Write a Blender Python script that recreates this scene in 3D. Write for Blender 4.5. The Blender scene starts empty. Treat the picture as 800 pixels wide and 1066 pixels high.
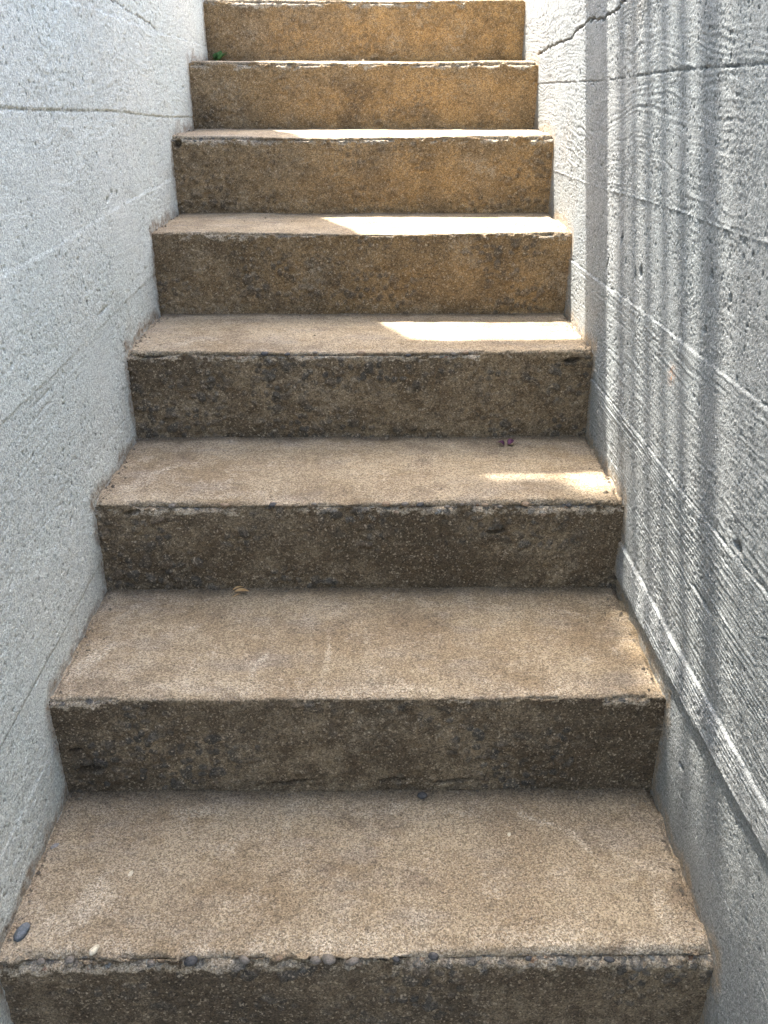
import bpy, math, random
import numpy as np
from mathutils import Vector

random.seed(7)
scene = bpy.context.scene
C = scene.collection

# ------------------------------------------------------------------ layout (metres; stair width = 1.0)
STEP_Y = [0.28, 0.6025, 0.9455, 1.2834, 1.6115, 1.9365, 2.2609, 2.5892, 2.915, 3.24]     # riser planes
STEP_Z = [0.19, 0.3879, 0.5748, 0.7707, 0.9654, 1.1591, 1.3376, 1.5140, 1.69, 1.87]       # tread heights
CAM = (0.0341, -0.524, 1.2883)
PITCH, YAW = math.radians(26.498), math.radians(0.482)
SUN_D = np.array([0.223, -0.48, -1.0]); SUN_D /= np.linalg.norm(SUN_D)

# ------------------------------------------------------------------ numpy noise
_rs = np.random.RandomState(12345)
_TAB = _rs.rand(256 * 256).astype(np.float32)
_COS = np.cos(_TAB * 2 * np.pi).astype(np.float32); _SIN = np.sin(_TAB * 2 * np.pi).astype(np.float32)

def _idx(i, j, seed):
    return ((i + seed * 37) & 255) * 256 + ((j + seed * 101 + (seed >> 3) * 13) & 255)

def _hash(i, j, seed):
    return _TAB[_idx(i, j, seed)]

def vnoise(x, y, seed):
    """smooth gradient noise about -1..1"""
    x, y = np.broadcast_arrays(np.asarray(x, np.float32), np.asarray(y, np.float32))
    xi = np.floor(x); yi = np.floor(y); fx = x - xi; fy = y - yi
    xi = xi.astype(np.int32); yi = yi.astype(np.int32)
    u = fx * fx * fx * (fx * (fx * 6 - 15) + 10); v = fy * fy * fy * (fy * (fy * 6 - 15) + 10)
    def g(di, dj):
        a = _idx(xi + di, yi + dj, seed)
        return _COS[a] * (fx - di) + _SIN[a] * (fy - dj)
    n0 = g(0, 0) * (1 - u) + g(1, 0) * u
    n1 = g(0, 1) * (1 - u) + g(1, 1) * u
    return (n0 * (1 - v) + n1 * v) * 1.5

def fbm(x, y, seed, octv=4, gain=0.5, lac=2.03):
    r = 0; a = 1.0; t = 0
    for o in range(octv):
        r = r + a * vnoise(x + 17.3 * o, y - 9.1 * o, seed + o * 31); t += a
        a *= gain; x = x * lac; y = y * lac
    return r / t

def worley(x, y, seed):
    """nearest feature distance, second distance, random id of the nearest cell"""
    x = np.asarray(x, np.float32); y = np.asarray(y, np.float32)
    xi = np.floor(x).astype(np.int32); yi = np.floor(y).astype(np.int32)
    f1 = np.full(x.shape, 9.0, np.float32); f2 = f1.copy(); idn = np.zeros(x.shape, np.float32)
    for di in (-1, 0, 1):
        for dj in (-1, 0, 1):
            cx = xi + di; cy = yi + dj
            px = cx + 0.15 + 0.7 * _hash(cx, cy, seed); py = cy + 0.15 + 0.7 * _hash(cx, cy, seed + 5)
            r = _hash(cx, cy, seed + 11); an = _hash(cx, cy, seed + 19) * np.pi
            dx = x - px; dy = y - py
            e = 1.0 + 0.55 * r                                   # elongated cells
            ux = dx * np.cos(an) + dy * np.sin(an); uy = (-dx * np.sin(an) + dy * np.cos(an)) * e
            d = np.sqrt(ux * ux + uy * uy)
            near = d < f1
            f2 = np.where(near, f1, np.minimum(f2, d))
            idn = np.where(near, r, idn); f1 = np.where(near, d, f1)
    return f1, f2, idn

def sstep(a, b, x):
    t = np.clip((x - a) / (b - a), 0, 1)
    return t * t * (3 - 2 * t)

def seg_dist(px, py, pts):
    """distance to a polyline"""
    d = np.full(px.shape, 1e9)
    for (ax, ay), (bx, by) in zip(pts[:-1], pts[1:]):
        vx, vy = bx - ax, by - ay
        t = np.clip(((px - ax) * vx + (py - ay) * vy) / (vx * vx + vy * vy), 0, 1)
        d = np.minimum(d, np.hypot(px - ax - t * vx, py - ay - t * vy))
    return d

# ------------------------------------------------------------------ mesh helpers
def grid_mesh(name, P, attrs, mat, parent=None, extra=None, smooth=True, flip=False):
    """P: (n, m, 3) points -> one quad-grid mesh; attrs: {name: (n, m)}; extra: (verts, quads) joined in"""
    n, m = P.shape[:2]
    V = P.reshape(-1, 3)
    a = np.arange(n * m).reshape(n, m)
    F = np.stack([a[:-1, :-1], a[1:, :-1], a[1:, 1:], a[:-1, 1:]], -1).reshape(-1, 4)
    if flip: F = F[:, ::-1]
    if extra is not None:
        ev, ef = extra
        F = np.vstack([F, np.array(ef) + len(V)]); V = np.vstack([V, np.array(ev, float)])
    me = bpy.data.meshes.new(name)
    me.vertices.add(len(V)); me.vertices.foreach_set('co', V.astype(np.float32).ravel())
    me.loops.add(F.size); me.loops.foreach_set('vertex_index', F.astype(np.int32).ravel())
    me.polygons.add(len(F))
    me.polygons.foreach_set('loop_start', np.arange(0, F.size, 4, dtype=np.int32))
    me.polygons.foreach_set('loop_total', np.full(len(F), 4, np.int32))
    sm = np.full(len(F), smooth); 
    if extra is not None: sm[-len(extra[1]):] = False
    me.polygons.foreach_set('use_smooth', sm)
    me.update(calc_edges=True); me.validate()
    for k, arr in attrs.items():
        at = me.attributes.new(k, 'FLOAT', 'POINT')
        full = np.zeros(len(V), np.float32); full[:n * m] = arr.ravel()
        at.data.foreach_set('value', full)
    me.materials.append(mat)
    o = bpy.data.objects.new(name, me); C.objects.link(o)
    if parent: o.parent = parent
    return o

def poly_obj(name, verts, faces, mat, parent=None, smooth=False):
    me = bpy.data.meshes.new(name); me.from_pydata(verts, [], faces); me.validate(); me.materials.append(mat)
    if smooth: me.polygons.foreach_set('use_smooth', [True] * len(me.polygons))
    o = bpy.data.objects.new(name, me); C.objects.link(o)
    if parent: o.parent = parent
    return o

def box_vf(x0, x1, y0, y1, z0, z1, b=0):
    v = [(x0, y0, z0), (x1, y0, z0), (x1, y1, z0), (x0, y1, z0), (x0, y0, z1), (x1, y0, z1), (x1, y1, z1), (x0, y1, z1)]
    f = [(0, 3, 2, 1), (4, 5, 6, 7), (0, 1, 5, 4), (1, 2, 6, 5), (2, 3, 7, 6), (3, 0, 4, 7)]
    return v, [tuple(i + b for i in q) for q in f]

def empty(name, loc=(0, 0, 0), parent=None):
    o = bpy.data.objects.new(name, None); o.location = loc; o.empty_display_size = 0.1; C.objects.link(o)
    if parent: o.parent = parent
    return o

def tag(o, label=None, cat=None, group=None, kind=None):
    for k, v in (('label', label), ('category', cat), ('group', group), ('kind', kind)):
        if v: o[k] = v
    return o

# ------------------------------------------------------------------ materials
class NT:
    def __init__(s, name):
        s.m = bpy.data.materials.new(name); s.m.use_nodes = True
        s.t = s.m.node_tree; s.b = s.t.nodes['Principled BSDF']
        s.b.inputs['Specular IOR Level'].default_value = 0.25
    def n(s, typ, **kw):
        nd = s.t.nodes.new(typ)
        for k, v in kw.items():
            if k in nd.inputs: s.put(nd.inputs[k], v)
            else: setattr(nd, k, v)
        return nd
    def put(s, sock, v):
        if isinstance(v, bpy.types.NodeSocket): s.t.links.new(v, sock)
        else: sock.default_value = v
    def attr(s, name):
        return s.n('ShaderNodeAttribute', attribute_name=name).outputs['Fac']
    def coord(s, scale=(1, 1, 1), out='Object'):
        tc = s.n('ShaderNodeTexCoord'); mp = s.n('ShaderNodeMapping')
        s.t.links.new(tc.outputs[out], mp.inputs['Vector']); mp.inputs['Scale'].default_value = scale
        return mp.outputs['Vector']
    def noise(s, vec, scale, detail=4, rough=0.55):
        nd = s.n('ShaderNodeTexNoise'); s.put(nd.inputs['Vector'], vec)
        nd.inputs['Scale'].default_value = scale; nd.inputs['Detail'].default_value = detail; nd.inputs['Roughness'].default_value = rough
        return nd.outputs['Fac']
    def voro(s, vec, scale, out='Distance', feature='F1'):
        nd = s.n('ShaderNodeTexVoronoi', feature=feature); s.put(nd.inputs['Vector'], vec); nd.inputs['Scale'].default_value = scale
        return nd.outputs[out]
    def rng(s, v, a, b, c=0.0, d=1.0, smooth=True):
        nd = s.n('ShaderNodeMapRange'); nd.interpolation_type = 'SMOOTHSTEP' if smooth else 'LINEAR'
        s.put(nd.inputs[0], v)
        for i, q in zip((1, 2, 3, 4), (a, b, c, d)): nd.inputs[i].default_value = q
        return nd.outputs[0]
    def math(s, op, a, b=0.0):
        nd = s.n('ShaderNodeMath', operation=op); s.put(nd.inputs[0], a); s.put(nd.inputs[1], b); return nd.outputs[0]
    def mix(s, f, a, b, blend='MIX'):
        nd = s.n('ShaderNodeMix', data_type='RGBA', blend_type=blend)
        s.put(nd.inputs[0], f)
        for sock, v in ((nd.inputs[6], a), (nd.inputs[7], b)):
            s.put(sock, v if isinstance(v, bpy.types.NodeSocket) else (*v, 1.0))
        return nd.outputs[2]
    def gray(s, v):
        nd = s.n('ShaderNodeCombineColor')
        for i in range(3): s.put(nd.inputs[i], v)
        return nd.outputs[0]
    def ramp(s, v, stops):
        nd = s.n('ShaderNodeValToRGB'); s.put(nd.inputs[0], v); el = nd.color_ramp.elements
        while len(el) < len(stops): el.new(0.5)
        for e, (p, c) in zip(el, stops): e.position = p; e.color = (*c, 1)
        return nd.outputs[0]
    def bump(s, h, strength=0.3, dist=0.001, normal=None):
        nd = s.n('ShaderNodeBump'); s.put(nd.inputs['Height'], h)
        nd.inputs['Strength'].default_value = strength; nd.inputs['Distance'].default_value = dist
        if normal is not None: s.put(nd.inputs['Normal'], normal)
        return nd.outputs[0]
    def done(s, col, rough=0.85, normal=None):
        s.put(s.b.inputs['Base Color'], col); s.put(s.b.inputs['Roughness'], rough)
        if normal is not None: s.put(s.b.inputs['Normal'], normal)
        return s.m

def speckle(t, v, col, amt=0.55, scale=420):
    """sand grains: every grain its own tone"""
    cv = t.voro(v, scale, 'Color')
    sep = t.n('ShaderNodeSeparateColor'); t.put(sep.inputs[0], cv)
    g = t.rng(sep.outputs[0], 0, 1, 1 - amt, 1 + amt, smooth=False)
    return t.mix(1.0, col, t.gray(g), 'MULTIPLY')

PEB_STOPS = [(0.0, (0.055, 0.06, 0.06)), (0.3, (0.11, 0.105, 0.095)), (0.5, (0.19, 0.15, 0.105)), (0.65, (0.15, 0.16, 0.155)),
             (0.82, (0.26, 0.2, 0.13)), (0.93, (0.2, 0.1, 0.06)), (1.0, (0.42, 0.36, 0.27))]

RPEB_STOPS = [(0.0, (0.062, 0.058, 0.05)), (0.35, (0.085, 0.073, 0.056)), (0.6, (0.13, 0.095, 0.06)), (0.8, (0.11, 0.10, 0.082)), (0.93, (0.14, 0.10, 0.06)), (1.0, (0.22, 0.17, 0.11))]

def mat_step():
    t = NT('weathered_step_concrete'); v = t.coord()
    big = t.noise(v, 5.5, 5, 0.6); mid = t.noise(v, 34, 5, 0.65); fine = t.noise(v, 190, 3, 0.7)
    # treads: dusty tan
    c = t.mix(t.rng(big, 0.36, 0.64), (0.232, 0.172, 0.104), (0.318, 0.249, 0.160))
    c = t.mix(t.math('MULTIPLY', t.rng(mid, 0.42, 0.66), 0.6), c, (0.232, 0.170, 0.102))
    c = t.mix(t.math('MULTIPLY', t.rng(t.noise(t.coord((1, 2.2, 1)), 8, 3), 0.5, 0.72), 0.55), c, (0.232, 0.195, 0.155))
    c = t.mix(t.math('MULTIPLY', t.rng(t.noise(v, 75, 4, 0.7), 0.52, 0.68), 0.22), c, (0.14, 0.10, 0.066))
    wear = t.math('MULTIPLY', t.attr('wear'), t.rng(t.noise(v, 300, 4, 0.8), 0.40, 0.60))
    c = t.mix(wear, c, (0.53, 0.455, 0.345))
    c = t.mix(t.attr('peb'), c, t.ramp(t.attr('tone'), PEB_STOPS))
    bl = t.math('MULTIPLY', t.rng(t.noise(v, 17, 6, 0.72), 0.53, 0.68), t.rng(t.noise(v, 150, 4, 0.8), 0.40, 0.58))
    c = t.mix(t.math('MULTIPLY', bl, 0.75), c, (0.46, 0.385, 0.285))
    c = t.mix(t.math('MULTIPLY', t.rng(t.noise(v, 9, 5, 0.7), 0.52, 0.68), 0.6), c, (0.155, 0.115, 0.078))
    tread = c
    # risers: damp-stained and darkened for shade, higher up ochre stain plus painted bounce glow
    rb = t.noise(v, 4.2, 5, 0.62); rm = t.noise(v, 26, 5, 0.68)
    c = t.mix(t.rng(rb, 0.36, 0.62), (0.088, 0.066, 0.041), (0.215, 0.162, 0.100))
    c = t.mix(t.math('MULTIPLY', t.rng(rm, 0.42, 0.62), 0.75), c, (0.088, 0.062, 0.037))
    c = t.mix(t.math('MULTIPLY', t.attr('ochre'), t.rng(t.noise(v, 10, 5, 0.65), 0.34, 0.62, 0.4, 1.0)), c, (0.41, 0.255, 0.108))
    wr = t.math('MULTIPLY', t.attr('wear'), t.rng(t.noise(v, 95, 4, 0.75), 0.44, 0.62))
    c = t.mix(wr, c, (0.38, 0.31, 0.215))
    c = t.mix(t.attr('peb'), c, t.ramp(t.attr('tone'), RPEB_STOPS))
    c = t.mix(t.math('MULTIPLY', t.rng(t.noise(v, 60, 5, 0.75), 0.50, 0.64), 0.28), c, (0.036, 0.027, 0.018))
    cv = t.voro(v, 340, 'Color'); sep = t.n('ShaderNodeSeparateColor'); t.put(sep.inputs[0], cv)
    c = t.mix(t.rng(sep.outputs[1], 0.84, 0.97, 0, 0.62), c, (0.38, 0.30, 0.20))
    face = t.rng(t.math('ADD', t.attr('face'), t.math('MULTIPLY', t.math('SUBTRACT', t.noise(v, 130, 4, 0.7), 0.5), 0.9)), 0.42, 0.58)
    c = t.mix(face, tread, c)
    c = t.mix(t.math('MULTIPLY', t.attr('soil_gouge'), 0.78), c, (0.055, 0.041, 0.028))
    c = speckle(t, v, c, 0.5, 520)
    c = speckle(t, v, c, 0.10, 240)
    c = t.mix(t.rng(t.voro(v, 115), 0.0, 0.17, 1, 0), c, (0.05, 0.038, 0.026))
    nb = t.bump(t.noise(v, 480, 2, 0.7), 0.9, 0.0026)
    nb = t.bump(fine, 0.5, 0.0026, nb)
    return t.done(c, 0.92, nb)

def mat_wall(name, base, dark, cool):
    t = NT(name); v = t.coord(); vg = t.coord((1, 1, 14))
    big = t.noise(v, 2.6, 5, 0.6); mid = t.noise(v, 22, 5, 0.65)
    c = t.mix(t.rng(big, 0.35, 0.65), base, cool)
    c = t.mix(t.math('MULTIPLY', t.rng(mid, 0.45, 0.7), 0.45), c, dark)
    c = t.mix(t.math('MULTIPLY', t.rng(t.noise(vg, 26, 4, 0.7), 0.5, 0.72), 0.3), c, dark)
    c = t.mix(t.math('MULTIPLY', t.attr('bare'), 0.85), c, (0.27, 0.28, 0.27))
    c = t.mix(t.math('MULTIPLY', t.attr('stain'), t.rng(t.noise(v, 60, 4, 0.7), 0.3, 0.62, 0.25, 1)), c, (0.33, 0.265, 0.19))
    c = t.mix(t.math('MULTIPLY', t.attr('rust'), t.rng(t.noise(v, 110, 3, 0.7), 0.42, 0.6)), c, (0.42, 0.22, 0.11))
    c = t.mix(t.attr('pit'), c, (0.10, 0.10, 0.095))  # holes and grooves: their shade put in the colour, plus dark bare concrete
    c = t.mix(t.math('MULTIPLY', t.rng(t.voro(v, 210), 0.0, 0.2, 1, 0), t.rng(t.noise(v, 30, 3, 0.7), 0.42, 0.6)), c, (0.13, 0.13, 0.12))
    c = speckle(t, v, c, 0.34, 420)
    nb = t.bump(t.noise(v, 330, 3, 0.75), 0.85, 0.0032)
    return t.done(c, 0.78, nb)

def mat_plain(name, a, b, scale, rough=0.8, bump=0.0, stretch=(1, 1, 1)):
    t = NT(name); v = t.coord(stretch)
    c = t.mix(t.rng(t.noise(v, scale, 5, 0.6), 0.35, 0.65), a, b)
    nb = t.bump(t.noise(v, scale * 6, 3, 0.7), bump, 0.002) if bump else None
    return t.done(c, rough, nb)

M_STEP = mat_step()
M_LWALL = mat_wall('paint_bright_ambient', (0.73, 0.745, 0.67), (0.63, 0.64, 0.58), (0.69, 0.73, 0.665))  # both walls share one paint; this side's brighter ambient put in the colour
M_RWALL = mat_wall('paint_dim_ambient', (0.28, 0.286, 0.278), (0.222, 0.225, 0.217), (0.26, 0.275, 0.272))  # the same paint, darkened in colour for the dimmer light on this side
M_TIMBER = mat_plain('weathered_timber', (0.20, 0.15, 0.10), (0.30, 0.24, 0.17), 9, 0.8, 0.4, (1, 9, 9))
M_GROUND = mat_plain('paving_concrete', (0.24, 0.215, 0.18), (0.32, 0.29, 0.25), 6, 0.9, 0.4)

# ------------------------------------------------------------------ the staircase
stairs = tag(empty('concrete_staircase', (0, STEP_Y[0], 0)),
             'weathered brown concrete staircase rising between two painted board-marked walls', 'staircase')
# per step: chipped nosing, pebbles in the riser, ochre of the riser, pale wear, grid size
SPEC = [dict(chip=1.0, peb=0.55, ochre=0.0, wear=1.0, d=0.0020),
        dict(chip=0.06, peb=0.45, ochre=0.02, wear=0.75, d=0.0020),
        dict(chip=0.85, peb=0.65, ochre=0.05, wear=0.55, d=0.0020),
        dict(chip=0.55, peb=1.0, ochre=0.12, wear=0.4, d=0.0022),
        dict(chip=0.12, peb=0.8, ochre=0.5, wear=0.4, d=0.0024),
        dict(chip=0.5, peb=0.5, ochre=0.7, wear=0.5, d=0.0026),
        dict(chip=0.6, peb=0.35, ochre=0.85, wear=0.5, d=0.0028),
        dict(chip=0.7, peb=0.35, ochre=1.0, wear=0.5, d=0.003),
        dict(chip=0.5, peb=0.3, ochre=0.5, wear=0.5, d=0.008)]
# hand-placed gouges on the risers: step index -> (x, z below nosing, half width, half height, depth)
GOUGE = {2: [(0.262, 0.062, 0.021, 0.0055, 0.013), (-0.43, 0.02, 0.02, 0.006, 0.01)],
         1: [(-0.455, 0.148, 0.024, 0.009, 0.02), (-0.475, 0.105, 0.014, 0.005, 0.012), (0.06, 0.175, 0.03, 0.006, 0.014), (0.16, 0.178, 0.04, 0.005, 0.012), (-0.12, 0.18, 0.05, 0.005, 0.012)],
         3: [(0.455, 0.022, 0.022, 0.007, 0.014), (-0.44, 0.012, 0.03, 0.005, 0.01)],
         0: [(0.155, 0.012, 0.035, 0.006, 0.012), (0.235, 0.014, 0.02, 0.005, 0.012), (-0.03, 0.012, 0.02, 0.006, 0.01)],
         5: [(-0.485, 0.02, 0.012, 0.012, 0.02)]}
# pale mineral bloom and scuffs seen on the treads: step -> (x, y, half length, half width, turn, strength)
BLOOM = {0: [(-0.395, 0.377, 0.055, 0.028, 1.2, 0.9), (-0.432, 0.336, 0.045, 0.025, 0.3, 0.8), (-0.263, 0.555, 0.06, 0.010, 0.0, 0.7), (0.05, 0.557, 0.05, 0.014, 0.2, 0.8),
             (0.18, 0.553, 0.04, 0.010, 0.0, 0.8), (0.30, 0.528, 0.06, 0.008, -0.5, 0.9), (0.36, 0.485, 0.035, 0.008, -1.0, 0.9), (0.41, 0.44, 0.05, 0.030, 0.2, 0.6), (0.455, 0.36, 0.07, 0.014, 1.5, 0.9),
             (0.30, 0.305, 0.10, 0.018, 0.0, 0.8), (0.42, 0.297, 0.06, 0.018, 0.0, 1.0), (0.007, 0.315, 0.10, 0.022, 0.0, 0.5), (-0.1, 0.46, 0.09, 0.02, 0.5, 0.3)],
         1: [(-0.168, 0.701, 0.045, 0.006, 1.3, 0.9), (-0.056, 0.728, 0.05, 0.006, 1.5, 0.6), (-0.465, 0.70, 0.06, 0.018, 1.2, 1.0), (0.044, 0.630, 0.09, 0.016, 0.0, 0.8), (0.279, 0.62, 0.05, 0.01, -0.3, 0.6), (-0.442, 0.853, 0.05, 0.008, 1.1, 0.6), (-0.25, 0.635, 0.12, 0.012, 0, 0.6)],
         2: [(-0.41, 1.09, 0.06, 0.010, 0.9, 0.9), (-0.444, 1.02, 0.05, 0.02, 0.8, 0.8), (-0.267, 0.984, 0.09, 0.012, 0.0, 0.6), (0.1, 0.985, 0.12, 0.012, 0.0, 0.4)],
         3: [(-0.40, 1.35, 0.06, 0.018, 0.7, 0.7), (0.1, 1.31, 0.2, 0.012, 0, 0.4)]}

def build_step(k):
    sp = SPEC[k]; d = sp['d']; y0 = STEP_Y[k]; z1 = STEP_Z[k]; z0 = STEP_Z[k - 1] if k else 0.0
    yb = STEP_Y[k + 1] + 0.022                      # the tread runs in under the next riser
    T = yb - y0; R = z1 - z0 + 0.012; rad = 0.009
    x = np.arange(-0.514, 0.514 + d, d)
    arc = rad * math.pi / 2
    s = np.arange(0, T - rad + arc + R - rad, d)
    # profile point and normal for arc length s
    a1 = T - rad; a2 = a1 + arc
    ang = np.clip((s - a1) / rad, 0, math.pi / 2)
    py = np.where(s < a1, yb - s, y0 + rad - rad * np.sin(ang))
    pz = np.where(s < a1, z1, z1 - rad + rad * np.cos(ang))
    pz = np.where(s > a2, z1 - rad - (s - a2), pz)
    # a wider blend of the displacement direction around the edge
    ang2 = sstep(a1 - 0.012, a2 + 0.012, s) * math.pi / 2
    ny = -np.sin(ang2); nz = np.cos(ang2)
    X, S = np.meshgrid(x, s, indexing='ij')
    sd = 100 + 57 * k
    e = S - (a1 + a2) / 2                            # distance past the edge along the profile
    tread = 1 - sstep(-0.007, 0.010, e)              # 1 on the tread
    riser = 1 - tread
    ox = X + k * 3.71
    H = np.zeros_like(X)
    # treads: sand-cast undulation, foot wear dishing the middle of the edge
    H += tread * (0.0022 * fbm(ox * 5, S * 6, sd, 3) + 0.0011 * fbm(ox * 38, S * 38, sd + 1, 4, 0.6) + 0.0005 * vnoise(ox * 190, S * 190, sd + 2))
    dish = np.exp(-((X - 0.08 * math.sin(k * 2.1)) / 0.3) ** 2) * np.exp(-(e / 0.06) ** 2)
    H -= 0.0075 * dish
    # small pits in the tread
    f1, f2, idn = worley(ox * 26, S * 26, sd + 3)
    H -= tread * 0.0022 * (idn > 0.82) * (1 - sstep(0.05, 0.16, f1))
    # risers: coarse aggregate left bare
    f1, f2, tone = worley(ox * 62, S * 62, sd + 5)
    big1, _, tone2 = worley(ox * 30 + 3.3, S * 30, sd + 8)
    patch = sstep(-0.12, 0.30, fbm(ox * 5.5, S * 7, sd + 6, 4, 0.6) + 0.28 * (sp['peb'] - 0.45))
    dome = np.sqrt(np.clip(1 - (f1 / 0.48) ** 2, 0, 1)) * (tone > 0.35)
    dome2 = np.sqrt(np.clip(1 - (big1 / 0.42) ** 2, 0, 1)) * (tone2 > 0.62)
    rough = 0.0050 * fbm(ox * 18, S * 20, sd + 9, 5, 0.70) + 0.0024 * fbm(ox * 95, S * 95, sd + 10, 3, 0.65)
    H += riser * (rough + patch * (0.0030 * dome + 0.0042 * dome2 - 0.0016))
    # chipped nosing: matrix spalled away from the aggregate
    chipn = fbm(ox * 13, S * 20, sd + 12, 6, 0.72) + 0.35 * vnoise(ox * 3.1, S * 0 + 4.4, sd + 13)
    band = np.exp(-((e - 0.004) / (0.007 + 0.009 * sp['chip'])) ** 2)
    chip = sstep(0.12 - 0.30 * sp['chip'], 0.34 - 0.22 * sp['chip'], chipn) * band
    cd1, _, ctone = worley(ox * 75, S * 75, sd + 14)
    cdome = np.sqrt(np.clip(1 - (cd1 / 0.5) ** 2, 0, 1)) * (ctone > 0.3)
    D = 0.006 + 0.013 * sp['chip']
    cm = sstep(0.10 - 0.34 * sp['chip'], 0.26 - 0.26 * sp['chip'], chipn)
    pale = cm * (1 - sstep(0.008 + 0.012 * sp['chip'], 0.018 + 0.014 * sp['chip'], e + 0.014 * fbm(ox * 45, S * 45, sd + 43, 3, 0.65)))
    H -= 0.75 * cm * np.clip(D - np.abs(e), 0, None)
    H += 0.32 * chip * (-0.0165 * (0.3 + 0.7 * sp['chip']) + 0.0072 * cdome + 0.0075 * fbm(ox * 85, S * 85, sd + 15, 3, 0.7))
    bite = sstep(0.30, 0.62, fbm(ox * 7.5, S * 0 + 2.2, sd + 41, 4, 0.6) + 0.25 * (sp['chip'] - 0.5))
    H -= (0.016 * np.exp(-((e - 0.002) / 0.013) ** 2)) * bite * (0.7 + 0.6 * fbm(ox * 70, S * 70, sd + 42, 3))
    # long wave of the edge line, crisp little nicks
    H += 0.0026 * fbm(ox * 5.2, S * 3, sd + 16, 3)
    H -= 0.0060 * np.exp(-(e / 0.008) ** 2) * sstep(-0.1, 0.5, fbm(ox * 48, S * 30, sd + 17, 4, 0.65))
    # crumbled joint where the stair meets each wall, ragged foot of the riser
    jr = np.exp(-((X - (0.504 if k < 2 else 0.499)) / 0.006) ** 2) + 0.6 * np.exp(-((X + 0.499) / 0.005) ** 2)
    H -= tread * jr * 0.012 * sstep(-0.35, 0.35, fbm(ox * 40, S * 18, sd + 18, 3))
    foot = z1 - z0                                    # riser height
    zb = S - a2 + rad                                 # depth below the nosing
    fr = riser * np.exp(-((zb - foot + 0.004) / 0.010) ** 2)
    H += fr * 0.004 * fbm(ox * 28, S * 40, sd + 19, 4, 0.6)
    soil_gouge = np.zeros_like(X)
    for gx, gz, gw, gh, gd in GOUGE.get(k, []):
        wob = 0.25 * fbm(X * 90, S * 90, sd + 20, 2)
        q = np.sqrt(((X - gx) / gw) ** 2 + ((zb - gz - (X - gx) * -0.12) / gh) ** 2) + wob
        g = 1 - sstep(0.55, 1.05, q)
        H -= riser * g * gd
        soil_gouge = np.maximum(soil_gouge, g * 0.9 * riser)  # gouges darkened through the same mask as the soil
    Y = py[None, :] + ny[None, :] * H
    Z = pz[None, :] + nz[None, :] * H
    P = np.stack([X, Y - stairs.location.y, Z], -1)
    # masks
    peb_r = riser * patch * np.maximum(dome > 0.25, (dome2 > 0.25)) * 0.85 * (1 - 0.6 * sp['ochre'])
    tn = np.where(dome2 > 0.25, (tone2 - 0.62) / 0.38, (tone - 0.35) / 0.65)
    chipm = chip > 0.35
    peb = np.where(chipm & (cdome > 0.3), 0.9, peb_r)
    tn = np.where(chipm & (cdome > 0.3), 0.15 + 0.85 * (ctone - 0.3) / 0.7, tn)
    edge = np.exp(-((e + 0.02) / 0.035) ** 2)
    wn = sstep(-0.05, 0.35, fbm(ox * 6, S * 6, sd + 22, 4, 0.6))
    streak = sstep(0.12, 0.40, fbm(ox * 20, S * 4.5, sd + 23, 4, 0.6))
    wear = sp['wear'] * tread * np.clip(0.75 * edge * sstep(-0.3, 0.3, fbm(ox * 9, S * 9, sd + 24, 3)) + 0.35 * wn + 0.30 * streak, 0, 1)
    for bx, by, bl_, bw_, bt_, bs_ in BLOOM.get(k, []):
        Yw = yb - S; wob = 0.035 * fbm(X * 14, S * 14, sd + 51, 4, 0.65)
        u = (X - bx) * math.cos(bt_) + (Yw - by) * math.sin(bt_); w_ = -(X - bx) * math.sin(bt_) + (Yw - by) * math.cos(bt_) + wob * 0.5
        q = np.sqrt((u / (bl_ * 1.2)) ** 2 + (w_ / (bw_ * 1.2)) ** 2) + 0.8 * fbm(X * 45, S * 45, sd + 52, 4, 0.65)
        wear = np.maximum(wear, bs_ * tread * (1 - sstep(0.3, 1.25, q)))
    wear = np.maximum(wear, 0.75 * pale * (0.4 + 0.6 * riser))
    wear = np.maximum(wear, riser * 0.7 * sstep(0.1, 0.42, fbm(ox * 7, S * 8, sd + 25, 4, 0.6)) * (0.5 + 0.5 * sp['ochre']))
    # soil lying in a thin ragged line against the riser behind
    soil_gouge = np.maximum(soil_gouge, tread * (1 - sstep(0.022, 0.040 + 0.022, S + 0.016 * fbm(ox * 14, S * 14, sd + 26, 3))) * 0.8)
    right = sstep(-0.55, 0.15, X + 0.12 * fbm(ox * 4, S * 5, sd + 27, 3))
    och = riser * sp['ochre'] * (0.35 + 0.65 * right)  # stain and painted bounce from the sunlit treads, stronger to the right
    at = dict(wear=wear, peb=peb, tone=np.clip(tn, 0, 1), soil_gouge=soil_gouge, ochre=och, face=np.clip(riser * (1 - pale) + 0.04, 0, 1))
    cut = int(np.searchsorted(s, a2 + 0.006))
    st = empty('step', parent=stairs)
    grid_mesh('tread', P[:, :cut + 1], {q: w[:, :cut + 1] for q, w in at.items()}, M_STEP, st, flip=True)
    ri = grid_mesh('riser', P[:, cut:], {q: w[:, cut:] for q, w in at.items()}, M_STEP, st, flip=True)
    if 4 < k < 8: ri['label'] = 'golden ochre riser, stain and bounced sunlight in its colour'
    return st

STEPS = [build_step(k) for k in range(9)]

# ------------------------------------------------------------------ the two walls
def profile_height(y):
    """stair surface height under wall point y"""
    z = np.zeros_like(y)
    for a, b in zip(STEP_Y, STEP_Z): z = np.where(y >= a, b, z)
    return z

def stair_dist(y, z):
    d = np.full(y.shape, 9.0)
    pts = [(0.0, 0.0)]; pz = 0
    for a, b in zip(STEP_Y, STEP_Z):
        pts += [(a, pz), (a, b)]; pz = b
    return seg_dist(y, z, pts)

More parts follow.
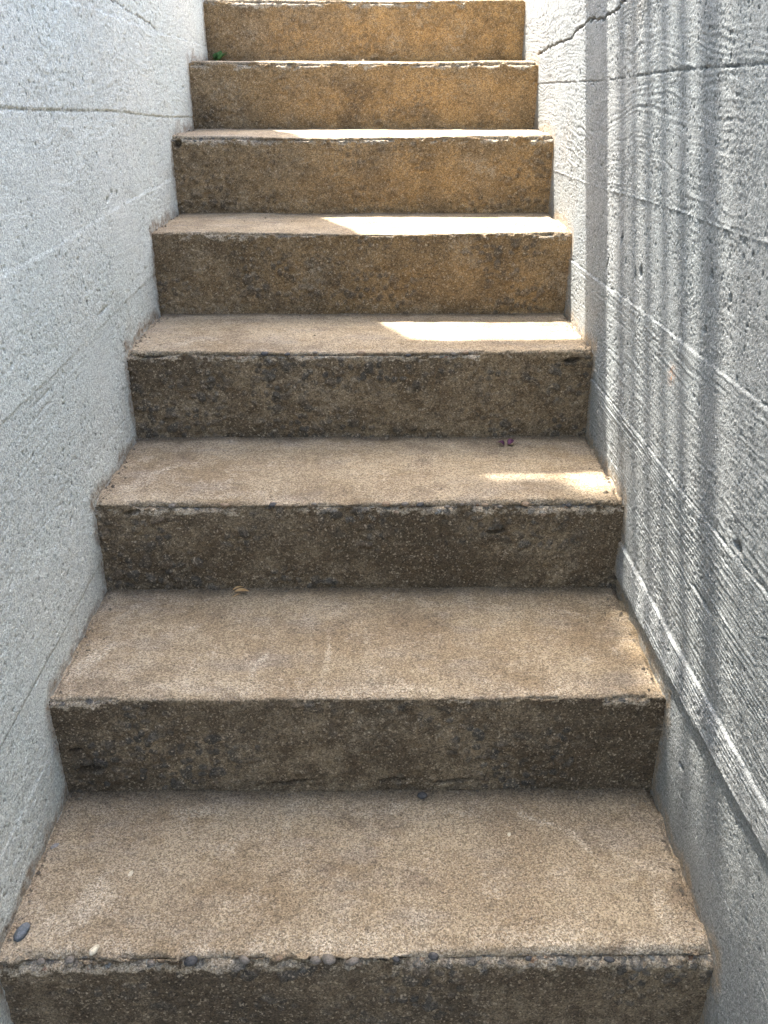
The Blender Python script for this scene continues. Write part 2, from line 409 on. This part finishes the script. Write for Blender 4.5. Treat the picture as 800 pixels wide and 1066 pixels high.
def axis(parts):
    out = [np.array([parts[0][0]])]
    for a, b, d in parts:
        n = max(1, int(round((b - a) / d))); out.append(np.linspace(a, b, n + 1)[1:])
    return np.concatenate(out)

def wall_relief(Y, Z, seams, boards, sd, gran, grain, trow=0.0011):
    """board-marked concrete: per-board offset, seams (fins and grooves), wood grain, sand, bug holes"""
    H = np.zeros_like(Y); pit = np.zeros_like(Y); bare = np.zeros_like(Y)
    zz = Z + 0.006 * vnoise(Y * 1.7, Z * 0 + 1.3, sd) + 0.0028 * fbm(Y * 26, Z * 20, sd + 90, 5, 0.65)
    zl = [-9] + [q[0] for q in seams] + [9]
    for i, (off, gr, wv, bu, *tl) in enumerate(boards):
        def edge(j): # seam height at this Y
            if j == 0: return np.full(Y.shape, -9.0)
            if j == len(zl) - 1: return np.full(Y.shape, 9.0)
            q = seams[j - 1]; return q[0] + q[1] * (Y - 1.0)
        lo, hi = edge(i), edge(i + 1)
        inb = sstep(-0.0022, 0.0022, zz - lo) * sstep(-0.0022, 0.0022, hi - zz)
        # grain running along the board, bent round knots
        warp = 0.022 * vnoise(Y * 2.4 + i * 9, Z * 7, sd + i) + 0.006 * vnoise(Y * 9, Z * 20, sd + 40 + i)
        g = zz + wv * warp
        ring = np.sin(g * 2 * np.pi / 0.0105 + 3.5 * vnoise(Y * 1.2, g * 16, sd + 60 + i))
        fib = vnoise(Y * 3.2, g * 175, sd + 70 + i) + 0.6 * vnoise(Y * 9, g * 330, sd + 75 + i)
        amp = gr * (0.35 + 0.65 * sstep(-0.35, 0.35, fbm(Y * 3, Z * 9, sd + 80 + i, 3)))
        saw = max(0.0, gr - 2.0) * 0.0007 * np.sin(g * 2 * np.pi / 0.0064 + 2.5 * vnoise(Y * 1.1, g * 22, sd + 66 + i)) * sstep(-0.35, 0.25, fbm(Y * 2.2, g * 16, sd + 67 + i, 3))
        if tl: off = off + tl[0] * (zz - 0.5 * (np.clip(lo, -1, 3) + np.clip(hi, -1, 3)))
        H += inb * (off + saw + grain * amp * (0.00010 * ring + 0.00042 * fib))
        bare = np.maximum(bare, inb * bu)
    for q in seams:
        z0 = q[0] + q[1] * (Y - 1.0); dz = zz - z0
        w = 0.5 * q[3] * (0.4 + 0.8 * np.clip(0.5 + fbm(Y * 22, Z * 0 + q[0] * 7, sd + 100, 4, 0.6), 0, 1))
        on = sstep(-0.35, 0.25, fbm(Y * 9, Z * 0 + q[0] * 31, sd + 101, 5, 0.75) * 1.5 + q[4] - 0.3)
        jag = np.clip(0.55 + 2.5 * fbm(Y * 100, Z * 100, sd + 103, 3, 0.75), 0, 1.9)
        H += q[2] * on * jag * np.exp(-(dz / w) ** 2)
        if q[2] < -0.002: pit = np.maximum(pit, 0.3 * on * np.exp(-(dz / (w * 0.8)) ** 2))
    # sandy skin
    H += gran * (0.0017 * fbm(Y * 190, Z * 235, sd + 110, 2, 0.8) * sstep(-0.6, 0.3, fbm(Y * 6, Z * 6, sd + 115, 3)) + trow * fbm(Y * 46, Z * 40, sd + 111, 4, 0.62) * sstep(-0.4, 0.3, fbm(Y * 3.3, Z * 4, sd + 116, 3)))
    H += 0.0016 * fbm(Y * 3.5, Z * 4.5, sd + 112, 3)
    # bug holes, three sizes
    for sc, th, rr, dp, wt in ((30, 0.86, 0.13, 0.0055, 1.1), (75, 0.76, 0.20, 0.0034, 1.0), (150, 0.70, 0.25, 0.0018, 0.7)):
        f1, f2, idn = worley(Y * sc, Z * sc * 0.9, sd + 120 + int(sc))
        dens = sstep(-0.25, 0.3, fbm(Y * 4, Z * 4, sd + 130 + int(sc), 3))
        r = rr * (0.5 + 4.0 * (idn - th))
        hole = (idn > th) * (1 - sstep(0.55, 1.0, f1 / np.maximum(r, 1e-3))) * (dens > 0.3)
        H -= gran * hole * dp; pit = np.maximum(pit, hole * wt * 0.7)
    return H, pit, bare

def gouges(Y, Z, H, pit, lst, sd):
    for gy, gz, a, b, rot, dp in lst:
        u = (Y - gy) * math.cos(rot) + (Z - gz) * math.sin(rot); v = -(Y - gy) * math.sin(rot) + (Z - gz) * math.cos(rot)
        q = np.sqrt((u / a) ** 2 + (v / b) ** 2) + 0.45 * fbm(Y * 90, Z * 90, sd, 3)
        g = 1 - sstep(0.5, 1.05, q)
        H -= g * dp; pit[:] = np.maximum(pit, 0.8 * g * min(1.0, dp / 0.008))

def wall_object(name, side, yparts, zparts, thick, seams, boards, sd, gran, grain, mat, gouge=(), cracks=(), rusts=()):
    ya, za = axis(yparts), axis(zparts)
    Y, Z = np.meshgrid(ya, za, indexing='ij')
    H, pit, bare = wall_relief(Y, Z, seams, boards, sd, gran, grain, 0.0019 if side < 0 else 0.0015)
    gouges(Y, Z, H, pit, gouge, sd + 200)
    for pts, w, dp in cracks:
        wy = Y + 0.010 * fbm(Y * 40, Z * 40, sd + 210, 5, 0.7); wz = Z + 0.013 * fbm(Y * 34, Z * 34, sd + 215, 5, 0.7)
        d = seg_dist(wy, wz, pts); wv = w * (0.65 + 0.8 * np.clip(0.5 + fbm(Y * 25, Z * 25, sd + 220, 3), 0, 1))
        g = 1 - sstep(0.45, 1.1, d / wv); H -= g * dp; pit = np.maximum(pit, 0.8 * g)
    sdist = stair_dist(Y, Z)
    stain = (1 - sstep(0.0, 0.030, sdist + 0.040 * fbm(Y * 16, Z * 16, sd + 230, 5, 0.65))) * sstep(-0.03, 0.02, Z - profile_height(Y) + 0.01) 
    stain = np.maximum(stain, 0.30 * sstep(0.12, 0.5, fbm(Y * 2.2, Z * 3.1, sd + 240, 4, 0.6)) * (Y > 1.2))
    rust = np.zeros_like(Y)
    for ry, rz, rr in rusts: rust = np.maximum(rust, np.exp(-(((Y - ry) / rr) ** 2 + ((Z - rz) / rr) ** 2)))
    # the relief fades to flat at the borders so the solid closes
    X = np.full_like(Y, side * 0.5) - side * H
    P = np.stack([X, Y, Z], -1)
    y0, y1, z0, z1 = ya[0], ya[-1], za[0], za[-1]
    xo = side * (0.5 + thick); xi = side * 0.5
    v = [(xi, y0, z0), (xi, y1, z0), (xi, y1, z1), (xi, y0, z1), (xo, y0, z0), (xo, y1, z0), (xo, y1, z1), (xo, y0, z1)]
    f = [(4, 5, 6, 7), (0, 1, 5, 4), (1, 2, 6, 5), (2, 3, 7, 6), (3, 0, 4, 7)]
    if side < 0: f = [q[::-1] for q in f]
    return grid_mesh(name, P, dict(pit=pit, stain=stain, bare=bare, rust=rust), mat, extra=(v, f), flip=(side < 0))

# seams: height at y=1, slope dz/dy, relief (+ fin / - groove), half width, continuity
R_SEAMS = [(0.300, 0.02, -0.004, 0.003, 0.3), (0.415, -0.045, -0.0075, 0.0042, 1.0), (0.488, -0.02, -0.0016, 0.003, 0.2), (0.722, -0.03, -0.005, 0.0035, 0.7),
           (0.925, -0.03, -0.0042, 0.0034, 0.35), (1.103, -0.03, 0.0024, 0.0028, 0.7), (1.30, -0.02, -0.0045, 0.0036, 0.5), (1.60, 0, -0.003, 0.003, 0.3)]
# boards from the bottom up: offset, grain strength, ring waviness, bare smooth cement
R_BOARDS = [(-0.006, 0.15, 0.4, 0.9), (-0.006, 0.12, 0.4, 0.9), (0.001, 3.3, 0.2, 0.0, -0.022), (0.000, 2.8, 0.2, 0.30, 0.03), (0.002, 2.2, 0.4, 0.1),
            (0.0, 0.55, 1.2, 0.0), (0.0002, 1.8, 1.6, 0.0), (0.0006, 1.8, 1.6, 0.0), (0.0006, 0.7, 1, 0)]
R_GOUGE = [(1.175, 1.02, 0.007, 0.014, 0.2, 0.008), (1.03, 0.985, 0.012, 0.011, 0.5, 0.007), (1.06, 0.975, 0.006, 0.016, -0.5, 0.008), (1.13, 0.985, 0.005, 0.008, 0, 0.006),
           (0.70, 1.045, 0.007, 0.009, 0, 0.006), (0.62, 1.03, 0.006, 0.007, 0, 0.006), (0.69, 0.97, 0.006, 0.007, 0, 0.005), (0.505, 0.33, 0.012, 0.006, -0.2, 0.008), (0.45, 0.75, 0.016, 0.01, 0, 0.006),
           (0.53, 0.62, 0.05, 0.006, 0.0, 0.004), (1.26, 0.96, 0.005, 0.02, 0.5, 0.004)]
R_CRACK = [([(2.29, 1.352), (2.12, 1.362), (1.96, 1.372), (1.83, 1.373), (1.775, 1.39), (1.64, 1.405), (1.52, 1.40), (1.42, 1.405), (1.33, 1.424), (1.2, 1.46)], 0.0033, 0.008)]
R_RUST = [(0.79, 0.872, 0.013)]
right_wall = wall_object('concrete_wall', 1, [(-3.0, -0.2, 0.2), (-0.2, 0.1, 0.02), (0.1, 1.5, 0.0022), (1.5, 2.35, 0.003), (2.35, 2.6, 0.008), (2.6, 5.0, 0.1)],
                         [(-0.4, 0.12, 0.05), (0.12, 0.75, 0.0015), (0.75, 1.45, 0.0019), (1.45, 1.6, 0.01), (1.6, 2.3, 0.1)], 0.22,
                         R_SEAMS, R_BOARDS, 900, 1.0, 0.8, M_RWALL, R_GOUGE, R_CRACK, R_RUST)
tag(right_wall, 'grey board-marked concrete wall crossed by striped sunlight and a jagged crack', 'wall')

L_SEAMS = [(0.30, 0, -0.002, 0.003, 0.2), (0.455, 0.03, -0.0042, 0.0034, 0.9), (0.645, -0.01, -0.0022, 0.0026, 0.1), (0.855, 0.02, -0.003, 0.003, -0.05),
           (1.04, 0.02, 0.0012, 0.003, 0.0), (1.245, -0.045, -0.0045, 0.0036, 0.7), (1.412, -0.02, -0.0026, 0.0028, 0.3), (1.62, 0, -0.003, 0.003, 0.3)]
L_BOARDS = [(0, 0.3, 0.5, 0.1), (-0.001, 0.35, 0.5, 0.0), (0.0005, 0.45, 0.6, 0), (0, 0.6, 0.8, 0.12), (0.001, 0.4, 1.5, 0.0), (0, 0.9, 2.6, 0), (0.001, 0.9, 2.4, 0), (0, 0.7, 1.5, 0), (0, 0.7, 1, 0)]
L_GOUGE = [(1.30, 1.075, 0.010, 0.006, 0.1, 0.005), (1.335, 1.085, 0.006, 0.006, 0.1, 0.006), (1.37, 1.08, 0.004, 0.006, 0.1, 0.005),
           (1.25, 0.955, 0.003, 0.012, 0.1, 0.004), (1.08, 0.92, 0.004, 0.006, 0, 0.004), (1.17, 0.885, 0.05, 0.0035, 0.03, 0.0022), (0.80, 0.835, 0.09, 0.002, 0.03, 0.0012), (0.78, 0.815, 0.08, 0.002, 0.05, 0.0012)]
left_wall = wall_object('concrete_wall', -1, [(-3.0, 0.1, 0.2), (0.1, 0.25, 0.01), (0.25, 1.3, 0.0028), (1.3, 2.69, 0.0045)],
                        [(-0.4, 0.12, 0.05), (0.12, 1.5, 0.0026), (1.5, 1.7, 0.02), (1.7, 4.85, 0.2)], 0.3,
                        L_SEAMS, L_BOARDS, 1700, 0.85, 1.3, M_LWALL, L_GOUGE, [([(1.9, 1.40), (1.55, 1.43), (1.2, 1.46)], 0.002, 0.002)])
tag(left_wall, 'pale shaded board-marked concrete wall without sun stripes or crack', 'wall')

# ------------------------------------------------------------------ small things lying on the treads
def blob(name, r, mat, seed, parent=None, loc=(0, 0, 0), sub=3, rot=0.0):
    import bmesh
    bm = bmesh.new(); bmesh.ops.create_icosphere(bm, subdivisions=sub, radius=1.0)
    rn = random.Random(seed); o1 = [rn.uniform(-9, 9) for _ in range(3)]
    from mathutils import noise
    for v in bm.verts:
        n = noise.noise(v.co * 0.9 + Vector(o1)) * 0.22 + noise.noise(v.co * 2.3 + Vector(o1)) * 0.08
        v.co = v.co * (1 + 1.5 * n)
        v.co = Vector((v.co.x * r[0], v.co.y * r[1], v.co.z * r[2]))
    me = bpy.data.meshes.new(name); bm.to_mesh(me); bm.free(); me.materials.append(mat)
    me.polygons.foreach_set('use_smooth', [True] * len(me.polygons))
    o = bpy.data.objects.new(name, me); o.location = loc; o.rotation_euler.z = rot; C.objects.link(o)
    if parent: o.parent = parent
    return o

def mat_stone(name, a, b):
    t = NT(name); v = t.coord()
    c = t.mix(t.rng(t.noise(v, 90, 4, 0.6), 0.35, 0.65), a, b); c = speckle(t, v, c, 0.25, 600)
    return t.done(c, 0.65, t.bump(t.noise(v, 300, 3), 0.3, 0.0008))
M_ST = [mat_stone('blue_grey_stone', (0.10, 0.115, 0.125), (0.15, 0.16, 0.165)), mat_stone('dark_stone', (0.05, 0.05, 0.05), (0.085, 0.08, 0.075)),
        mat_stone('cream_stone', (0.55, 0.48, 0.34), (0.62, 0.55, 0.42)), mat_stone('brown_stone', (0.20, 0.14, 0.09), (0.28, 0.2, 0.13)),
        mat_stone('grey_stone', (0.20, 0.19, 0.175), (0.28, 0.26, 0.235)), mat_stone('rust_stone', (0.30, 0.15, 0.08), (0.36, 0.2, 0.11)), mat_stone('taupe_stone', (0.13, 0.112, 0.09), (0.19, 0.165, 0.135))]
PEBS = ((-0.349, 0.430, 0.0052, 2), (-0.368, 0.301, 0.0072, 2), (0.246, 0.502, 0.0045, 2), (-0.485, 0.486, 0.006, 4))
Y00 = STEP_Y[0]
# pebbles bedded in the spalled nosings (sub-parts of their step)
def nose_pebbles(k, xs, seed):
    rn = random.Random(seed)
    for x in xs:
        a = rn.uniform(0.0045, 0.0085) * (1.05 if k == 0 else 0.9)
        m = M_ST[rn.choice([1, 3, 3, 6, 6, 6])]
        blob('pebble', (a * rn.uniform(1.0, 1.5), a * 0.8, a * 0.72), m, rn.random() * 999, STEPS[k],
             (x + rn.uniform(-0.006, 0.006), STEP_Y[k] - Y00 + rn.uniform(0.005, 0.010), STEP_Z[k] - rn.uniform(0.005, 0.012)), 2, rn.uniform(-0.4, 0.4))
nose_pebbles(0, [-0.44, -0.40, -0.285, -0.235, -0.155, -0.11, -0.06, -0.035, 0.0, 0.06, 0.11, 0.25, 0.36], 3)
nose_pebbles(2, [-0.36, -0.25, -0.16, -0.08, 0.05, 0.09, 0.12, 0.16, 0.2, 0.24, 0.27, 0.31, 0.4], 5)
nose_pebbles(3, [-0.2, -0.16, -0.1, 0.0, 0.1, 0.2, 0.22, 0.3, 0.38], 6)
for x, y, r, m in PEBS:
    blob('pebble', (r * 1.35, r * 0.85, r * 0.6), M_ST[m], x * 77, STEPS[0], (x, y - Y00, STEP_Z[0] - r * 0.30), 2, x * 5)

p = blob('pebble', (0.009, 0.0145, 0.006), M_ST[0], 11, None, (-0.478, 0.325, STEP_Z[0] + 0.004), 3, -0.35)
tag(p, 'oval blue-grey pebble lying by the pale wall near the lowest nosing', 'pebble', 'loose pebbles on the lowest tread')
p = blob('pebble', (0.0085, 0.007, 0.005), M_ST[1], 12, None, (0.109, 0.586, STEP_Z[0] + 0.003), 3, 0.3)
tag(p, 'tiny dark round pebble at the foot of the second riser', 'pebble', 'loose pebbles on the lowest tread')

def mat_leafy(name, a, b, trans=0.0, rough=0.55):
    t = NT(name); v = t.coord()
    c = t.mix(t.rng(t.noise(v, 120, 4), 0.35, 0.65), a, b)
    return t.done(c, rough, t.bump(t.noise(v, 400, 2), 0.3, 0.0005))

def leaf_grid(L, W, curl, fold, n=10, m=5, tip=1.0, thick=0.0006):
    """a thin closed blade with a pointed outline, bent along its length"""
    top = []; V = []; F = []
    for i in range(n + 1):
        u = i / n; w = W * max(0.03, math.sin(math.pi * min(1, u ** 0.8)) ** tip)
        for j in range(m + 1):
            q = (j / m - 0.5) * 2
            V.append((w * q, u * L, curl * math.sin(u * 2.6) * L + fold * abs(q) * w))
    b = len(V); V += [(x, y, z - thick) for x, y, z in V]
    ix = lambda i, j: i * (m + 1) + j
    for i in range(n):
        for j in range(m):
            q = (ix(i, j), ix(i, j + 1), ix(i + 1, j + 1), ix(i + 1, j)); F.append(q); F.append(tuple(b + t for t in q[::-1]))
        for j in (0, m):
            q = (ix(i, j), ix(i + 1, j), b + ix(i + 1, j), b + ix(i, j)); F.append(q if j == 0 else q[::-1])
    for i in (0, n):
        for j in range(m):
            q = (ix(i, j), b + ix(i, j), b + ix(i, j + 1), ix(i, j + 1)); F.append(q if i == 0 else q[::-1])
    return V, F

def place(o, loc, rot): o.location = loc; o.rotation_euler = rot; return o
M_PET = mat_leafy('purple_petal', (0.05, 0.012, 0.035), (0.10, 0.03, 0.07))
M_DRY = mat_leafy('dry_leaf', (0.38, 0.22, 0.09), (0.52, 0.34, 0.16))
M_GRN = mat_leafy('green_leaf', (0.025, 0.07, 0.018), (0.055, 0.125, 0.03))
# two crumpled petals on the third tread
pet = tag(empty('fallen_petal', (0.316, 1.23, STEP_Z[2] + 0.001)), 'crumpled purple petal lying below the fourth riser', 'petal')
place(poly_obj('petal_blade', *leaf_grid(0.020, 0.0075, 0.16, 0.5), M_PET, pet, True), (0.002, -0.004, 0.002), (0.25, 0.1, -0.9))
place(poly_obj('petal_blade', *leaf_grid(0.016, 0.007, 0.2, 0.6), M_PET, pet, True), (-0.006, -0.006, 0.002), (0.15, 0.1, 1.1))
# dry curled leaf with its stalk on the second tread
lf = tag(empty('dry_leaf', (-0.235, 0.924, STEP_Z[1] + 0.002)), 'dry orange-brown curled leaf sliver below the third riser', 'leaf')
place(poly_obj('leaf_blade', *leaf_grid(0.032, 0.0042, 0.10, 0.6), M_DRY, lf, True), (-0.012, 0.004, 0.002), (0.1, 0.2, -1.75))
place(poly_obj('leaf_blade', *leaf_grid(0.022, 0.003, 0.12, 0.6), M_DRY, lf, True), (-0.016, 0.009, 0.002), (0.1, 0.0, -1.25))
place(poly_obj('stalk', *leaf_grid(0.02, 0.0012, 0.05, 0.3), M_DRY, lf, True), (0.0, -0.002, 0.001), (0.0, 0.0, 2.4))
# a small weed in the corner of the seventh tread
wd = tag(empty('weed', (-0.478, 2.566, STEP_Z[6])), 'small green weed sprouting in the corner below the topmost visible riser', 'weed')
rn = random.Random(4)
for i in range(9):
    a = rn.uniform(-2.2, 0.9)
    place(poly_obj('leaf', *leaf_grid(rn.uniform(0.022, 0.036), rn.uniform(0.007, 0.011), 0.12, 0.3), M_GRN, wd, True),
          (rn.uniform(0, 0.022), rn.uniform(-0.012, 0.004), rn.uniform(0.001, 0.012)), (rn.uniform(0.3, 1.1), 0, a))

# loose sand and grit gathered along the joints
def grit():
    rn = random.Random(8); V = []; F = []
    oct_v = [(1, 0, 0), (-1, 0, 0), (0, 1, 0), (0, -1, 0), (0, 0, 1), (0, 0, -1)]
    oct_f = [(0, 2, 4), (2, 1, 4), (1, 3, 4), (3, 0, 4), (2, 0, 5), (1, 2, 5), (3, 1, 5), (0, 3, 5)]
    for k in range(7):
        for i in range(260 if k < 4 else 120):
            q = rn.random(); y1 = STEP_Y[k + 1]; y0 = STEP_Y[k]
            if q < 0.5: x = rn.uniform(-0.49, 0.49); y = y1 - 0.004 - rn.expovariate(1 / 0.009)
            elif q < 0.72: x = -0.494 + rn.expovariate(1 / 0.008); y = rn.uniform(y0 + 0.015, y1)
            elif q < 0.94: x = 0.494 - rn.expovariate(1 / 0.008); y = rn.uniform(y0 + 0.015, y1)
            else: x = rn.uniform(-0.48, 0.48); y = rn.uniform(y0 + 0.02, y1)
            if not (y0 + 0.012 < y < y1): continue
            r0 = min(0.0042, 0.0010 + rn.expovariate(1 / 0.0008)); b = len(V); an = rn.uniform(0, 3.1)
            for a_, b_, c_ in oct_v:
                s1 = r0 * rn.uniform(0.7, 1.3); xx, yy = a_ * s1 * 1.2, b_ * s1
                V.append((x + xx * math.cos(an) - yy * math.sin(an), y + xx * math.sin(an) + yy * math.cos(an), STEP_Z[k] + r0 * 0.35 + c_ * s1 * 0.8))
            F += [tuple(b + t for t in f) for f in oct_f]
    return V, F
tag(poly_obj('grit', *grit(), mat_stone('grit_stone', (0.09, 0.072, 0.052), (0.26, 0.21, 0.15)), None, False), 'loose sand and grit gathered in the corners of the treads', None, None, 'stuff')

# ------------------------------------------------------------------ what stripes the light, out of frame above: a timber
# crossbeam over the stair and, a storey up, a slatted canopy
def bar(name, parent, x0, x1, y0, y1, z0, z1):
    v, f = box_vf(x0, x1, y0, y1, z0, z1)
    o = poly_obj(name, [tuple(np.array(q) - np.array(parent.location)) for q in v], f, M_TIMBER, parent)
    bv = o.modifiers.new('edge', 'BEVEL'); bv.width = 0.004; bv.segments = 2
    return o
def off_y(c, h): return c + 0.48 * h               # shadow offset c on the wall -> where the bar stands at height h
H_B = 3.0
yb0 = off_y(0.800, H_B)
beam = tag(empty('crossbeam', (0, yb0, H_B)), 'timber crossbeam over the stair throwing the single wide shadow band', 'beam')
bar('beam', beam, -0.515, 0.90, yb0, yb0 + 0.05, H_B - 0.325, H_B)
bar('post', beam, 0.78, 0.87, yb0 - 0.092, yb0 - 0.002, 1.85, H_B)
H_D = 6.9; SLAB_X = -0.965
deck = tag(empty('slatted_canopy', (-0.64, off_y(0.715, H_D), H_D)), 'slatted timber canopy high above the stair throwing narrow soft stripes', 'canopy')
yf = off_y(0.715, H_D)
for y in (yf - 2.4, yf - 0.25): bar('post', deck, -2.5, -2.38, y, y + 0.12, 0.0, H_D - 0.162)
bar('sun_stop_slab', deck, -2.6, SLAB_X, yf - 2.6, yf, H_D - 0.16, H_D)  # unseen solid slab added to keep sun patches off the lower treads
rs = random.Random(29)
c = 0.712
while c > 0.27:
    wd_ = 0.062 if c > 0.7 else rs.uniform(0.042, 0.056)
    bar('slat', deck, SLAB_X + 0.003, 0.12, off_y(c, H_D) - wd_, off_y(c, H_D), H_D - 0.024, H_D); c -= rs.uniform(0.082, 0.098)
bar('beam', deck, SLAB_X + 0.003, 0.12, off_y(0.14, H_D), off_y(0.14, H_D) + 0.055, H_D - 0.13, H_D - 0.026)
c = 0.11
while c > -0.8:
    bar('slat', deck, SLAB_X + 0.003, 0.12, off_y(c, H_D) - 0.022, off_y(c, H_D), H_D - 0.024, H_D); c -= 0.043
bar('joist', deck, 0.06, 0.11, off_y(-0.85, H_D), off_y(0.135, H_D), H_D - 0.17, H_D - 0.027)

# ------------------------------------------------------------------ ground
def ground(name, x0, x1, y0, y1, z):
    v, f = box_vf(x0, x1, y0, y1, z - 0.3, z)
    return tag(poly_obj(name, v, f, M_GROUND), kind='structure')
ground('ground', -60, 60, -60, 0.268, -0.006)
ground('upper_ground', 0.73, 60, 0.272, 60, 1.86)
ground('upper_landing', -60, 0.495, 3.25, 60, 1.855)
ground('side_ground', -60, -0.81, 0.272, 3.24, 0.0)

# ------------------------------------------------------------------ light
w = bpy.data.worlds.new('World'); scene.world = w; w.use_nodes = True
nt = w.node_tree; bg = nt.nodes['Background']
sky = nt.nodes.new('ShaderNodeTexSky'); sky.sky_type = 'NISHITA'; sky.sun_disc = False
to_sun = -SUN_D
elev = math.asin(to_sun[2]); az = math.atan2(to_sun[0], to_sun[1])
sky.sun_elevation = elev; sky.sun_rotation = az
sky.air_density = 1.0; sky.dust_density = 4.0; sky.ozone_density = 1.0
nt.links.new(sky.outputs[0], bg.inputs[0]); bg.inputs[1].default_value = 0.15
sl = bpy.data.lights.new('sun', 'SUN'); sl.energy = 3.0; sl.angle = math.radians(0.53); sl.color = (1.0, 0.955, 0.88)
so = bpy.data.objects.new('sun', sl); C.objects.link(so); so.location = (-2, 4, 8)
so.rotation_euler = Vector(SUN_D).to_track_quat('-Z', 'Y').to_euler()

# ------------------------------------------------------------------ camera
cam = bpy.data.cameras.new('camera'); cam.sensor_fit = 'VERTICAL'; cam.sensor_height = 24.0
cam.lens = 902.83 / 1066 * 24.0; cam.clip_start = 0.02; cam.clip_end = 500
co = bpy.data.objects.new('camera', cam); C.objects.link(co)
co.location = CAM; co.rotation_euler = (math.pi / 2 - PITCH, 0, -YAW)
scene.camera = co

scene.view_settings.view_transform = 'Standard'; scene.view_settings.look = 'None'
scene.view_settings.gamma = 1.0; scene.view_settings.use_curve_mapping = False
scene.view_settings.exposure = 3.15
scene.cycles.max_bounces = 8; scene.cycles.diffuse_bounces = 5
